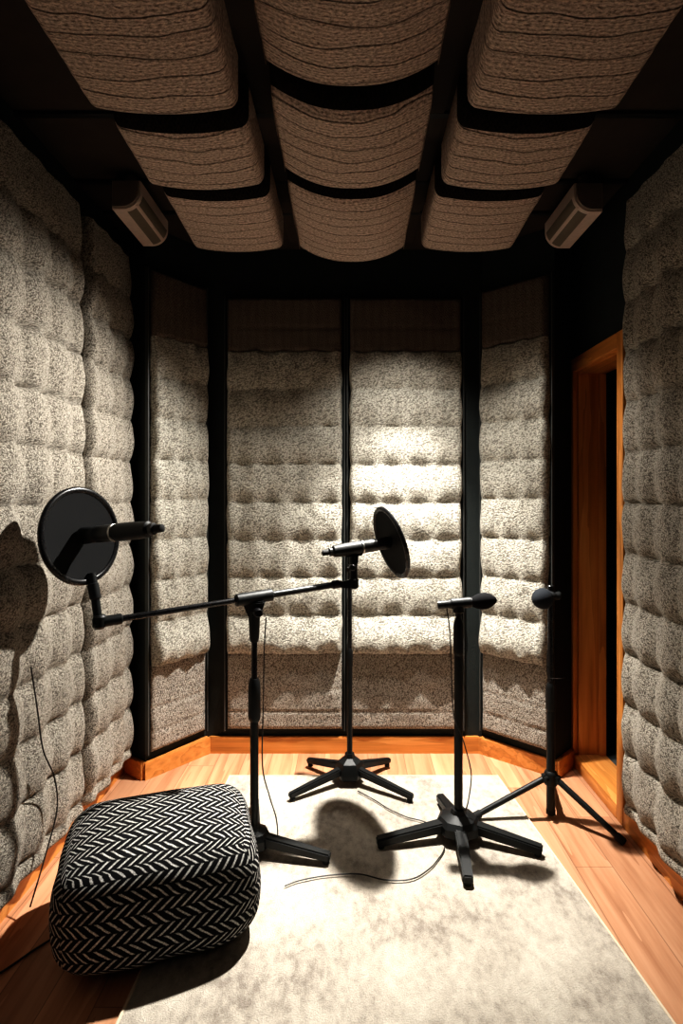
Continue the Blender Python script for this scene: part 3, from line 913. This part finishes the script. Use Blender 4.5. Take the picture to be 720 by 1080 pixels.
obj('body', lathe(new(), [(.010, -.055), (.0145, -.05), (.0145, .035), (.012, .04)], c4, a4, 20), 'black', m4)
W = []
for i in range(17):
    q = i / 16; W.append((.043 * math.sin(PI * min(1, .14 + q * .86)) ** .6, .018 + .085 * q))
W[-1] = (0, .103)
obj('windscreen', lathe(new(), W, c4, a4, 28), 'foam_grey', m4)

# ------------------------------------------------------------------ cables
def cable(label, pts, r=.0023, n=12):
    p = V(pts[0]); q = min((V(a) for a in pts), key=lambda a: a.z)
    bm = tube(new(), spline(pts, n), r, 8)
    return tag(obj('cable', bm, 'cable', None, (q.x, q.y, q.z)), label, 'cable', 'thin black microphone cables')
Z = RT + .006
cable('thin black cable running over the rug from the back stand to the front stand', [(.030, 2.545, Z), (.075, 2.50, Z), (.115, 2.455, Z), (.16, 2.40, Z), (.23, 2.34, Z), (.285, 2.315, Z), (.325, 2.285, Z)])
cable('thin black cable curving over the rug from the front stand toward the pouf', [(.352, 2.140, Z), (.335, 2.10, Z), (.28, 2.02, Z), (.21, 1.965, Z), (.12, 1.96, Z), (.03, 1.99, Z), (-.07, 1.985, Z), (-.17, 1.96, Z), (-.225, 1.93, Z)])
cable('thin black cable hanging down the pole of the front stand', [(S3.x - .045, S3.y, hz - .02), (S3.x - .036, S3.y - .01, hz - .10), (S3.x - .030, S3.y - .008, .70), (S3.x - .022, S3.y - .014, .5), (S3.x + .002, S3.y - .028, .43), (S3.x + .026, S3.y - .014, .36), (S3.x + .048, S3.y - .01, .26), (S3.x + .036, S3.y - .02, .17), (S3.x + .022, S3.y - .03, .13)], .0024)
cable('thin black cable looping beside the pole of the boom stand', [(S1.x + .046, S1.y - .014, .89), (S1.x + .040, S1.y - .02, .78), (S1.x + .034, S1.y, .58), (S1.x + .030, S1.y, .34), (S1.x + .055, S1.y + .005, .22), (S1.x + .078, S1.y + .02, .13), (S1.x + .082, S1.y + .04, .05), (S1.x + .07, S1.y + .07, Z)], .0024)
cable('thin dark cable hanging down the quilted panel on the left wall', [(-1.012, 1.80, .80), (-1.0, 1.815, .66), (-.995, 1.84, .52), (-.99, 1.90, .40), (-.992, 1.92, .28), (-1.0, 1.86, .16), (-1.015, 1.80, .04)], .0024)
cable('dark cable on the wooden floor left of the pouf', [(-1.03, 1.55, .0045), (-.98, 1.60, .0045), (-.93, 1.68, .0045), (-.90, 1.72, .0045)], .003)
cable('tiny loose cable end on the tripod pole by the doorway', [(S4.x - .018, S4.y - .012, .70), (S4.x - .022, S4.y - .024, .60), (S4.x + .016, S4.y - .026, .585), (S4.x + .05, S4.y - .02, .588)], .0018)

# ------------------------------------------------------------------ light
def spot(name, loc, aim, watts, angle, blend, size, col):
    L = bpy.data.lights.new(name, 'SPOT'); L.energy = watts; L.spot_size = math.radians(angle); L.spot_blend = blend
    L.shadow_soft_size = size; L.color = col
    o = bpy.data.objects.new(name, L); C.objects.link(o); o.location = loc
    o.rotation_euler = (V(aim) - V(loc)).to_track_quat('-Z', 'Y').to_euler()
    return o
WARM = (1.0, .965, .90)
spot('spot_lamp', (.32, 2.52, 2.37), (.17, 2.32, 0), 550, 74, 1.0, .025, WARM)
spot('wall_wash_fill', (.265, 2.22, 2.335), (.235, 2.93, 1.02), 60, 82, 1.0, .03, WARM)  # added spot without a fixture, softens the gradient on the back wall
spot('door_side_fill', (.33, 2.47, 2.37), (1.08, 2.35, .75), 55, 76, 1.0, .03, WARM)  # added fill without a fixture, brightens the door jamb and right side
spot('left_wall_fill', (.32, 2.49, 2.37), (-1.05, 1.80, .75), 320, 86, 1.0, .025, WARM)  # extra spot added beside the key to light the left wall
P = bpy.data.lights.new('room_fill', 'AREA'); P.energy = 1.3; P.size = .5; P.color = (1, .90, .78)  # weak unseen fill added behind the camera
o = bpy.data.objects.new('room_fill', P); C.objects.link(o); o.location = (0.1, -.2, 2.5); o.rotation_euler = (math.radians(20), 0, 0)

w = bpy.data.worlds.new('world'); scn.world = w; w.use_nodes = True
w.node_tree.nodes['Background'].inputs[0].default_value = (.5, .5, .55, 1)
w.node_tree.nodes['Background'].inputs[1].default_value = .0
scn.view_settings.view_transform = 'Standard'
scn.view_settings.look = 'High Contrast'
scn.view_settings.exposure = -0.35
scn.cycles.use_denoising = True
scn.cycles.max_bounces = 8
scn.cycles.diffuse_bounces = 5
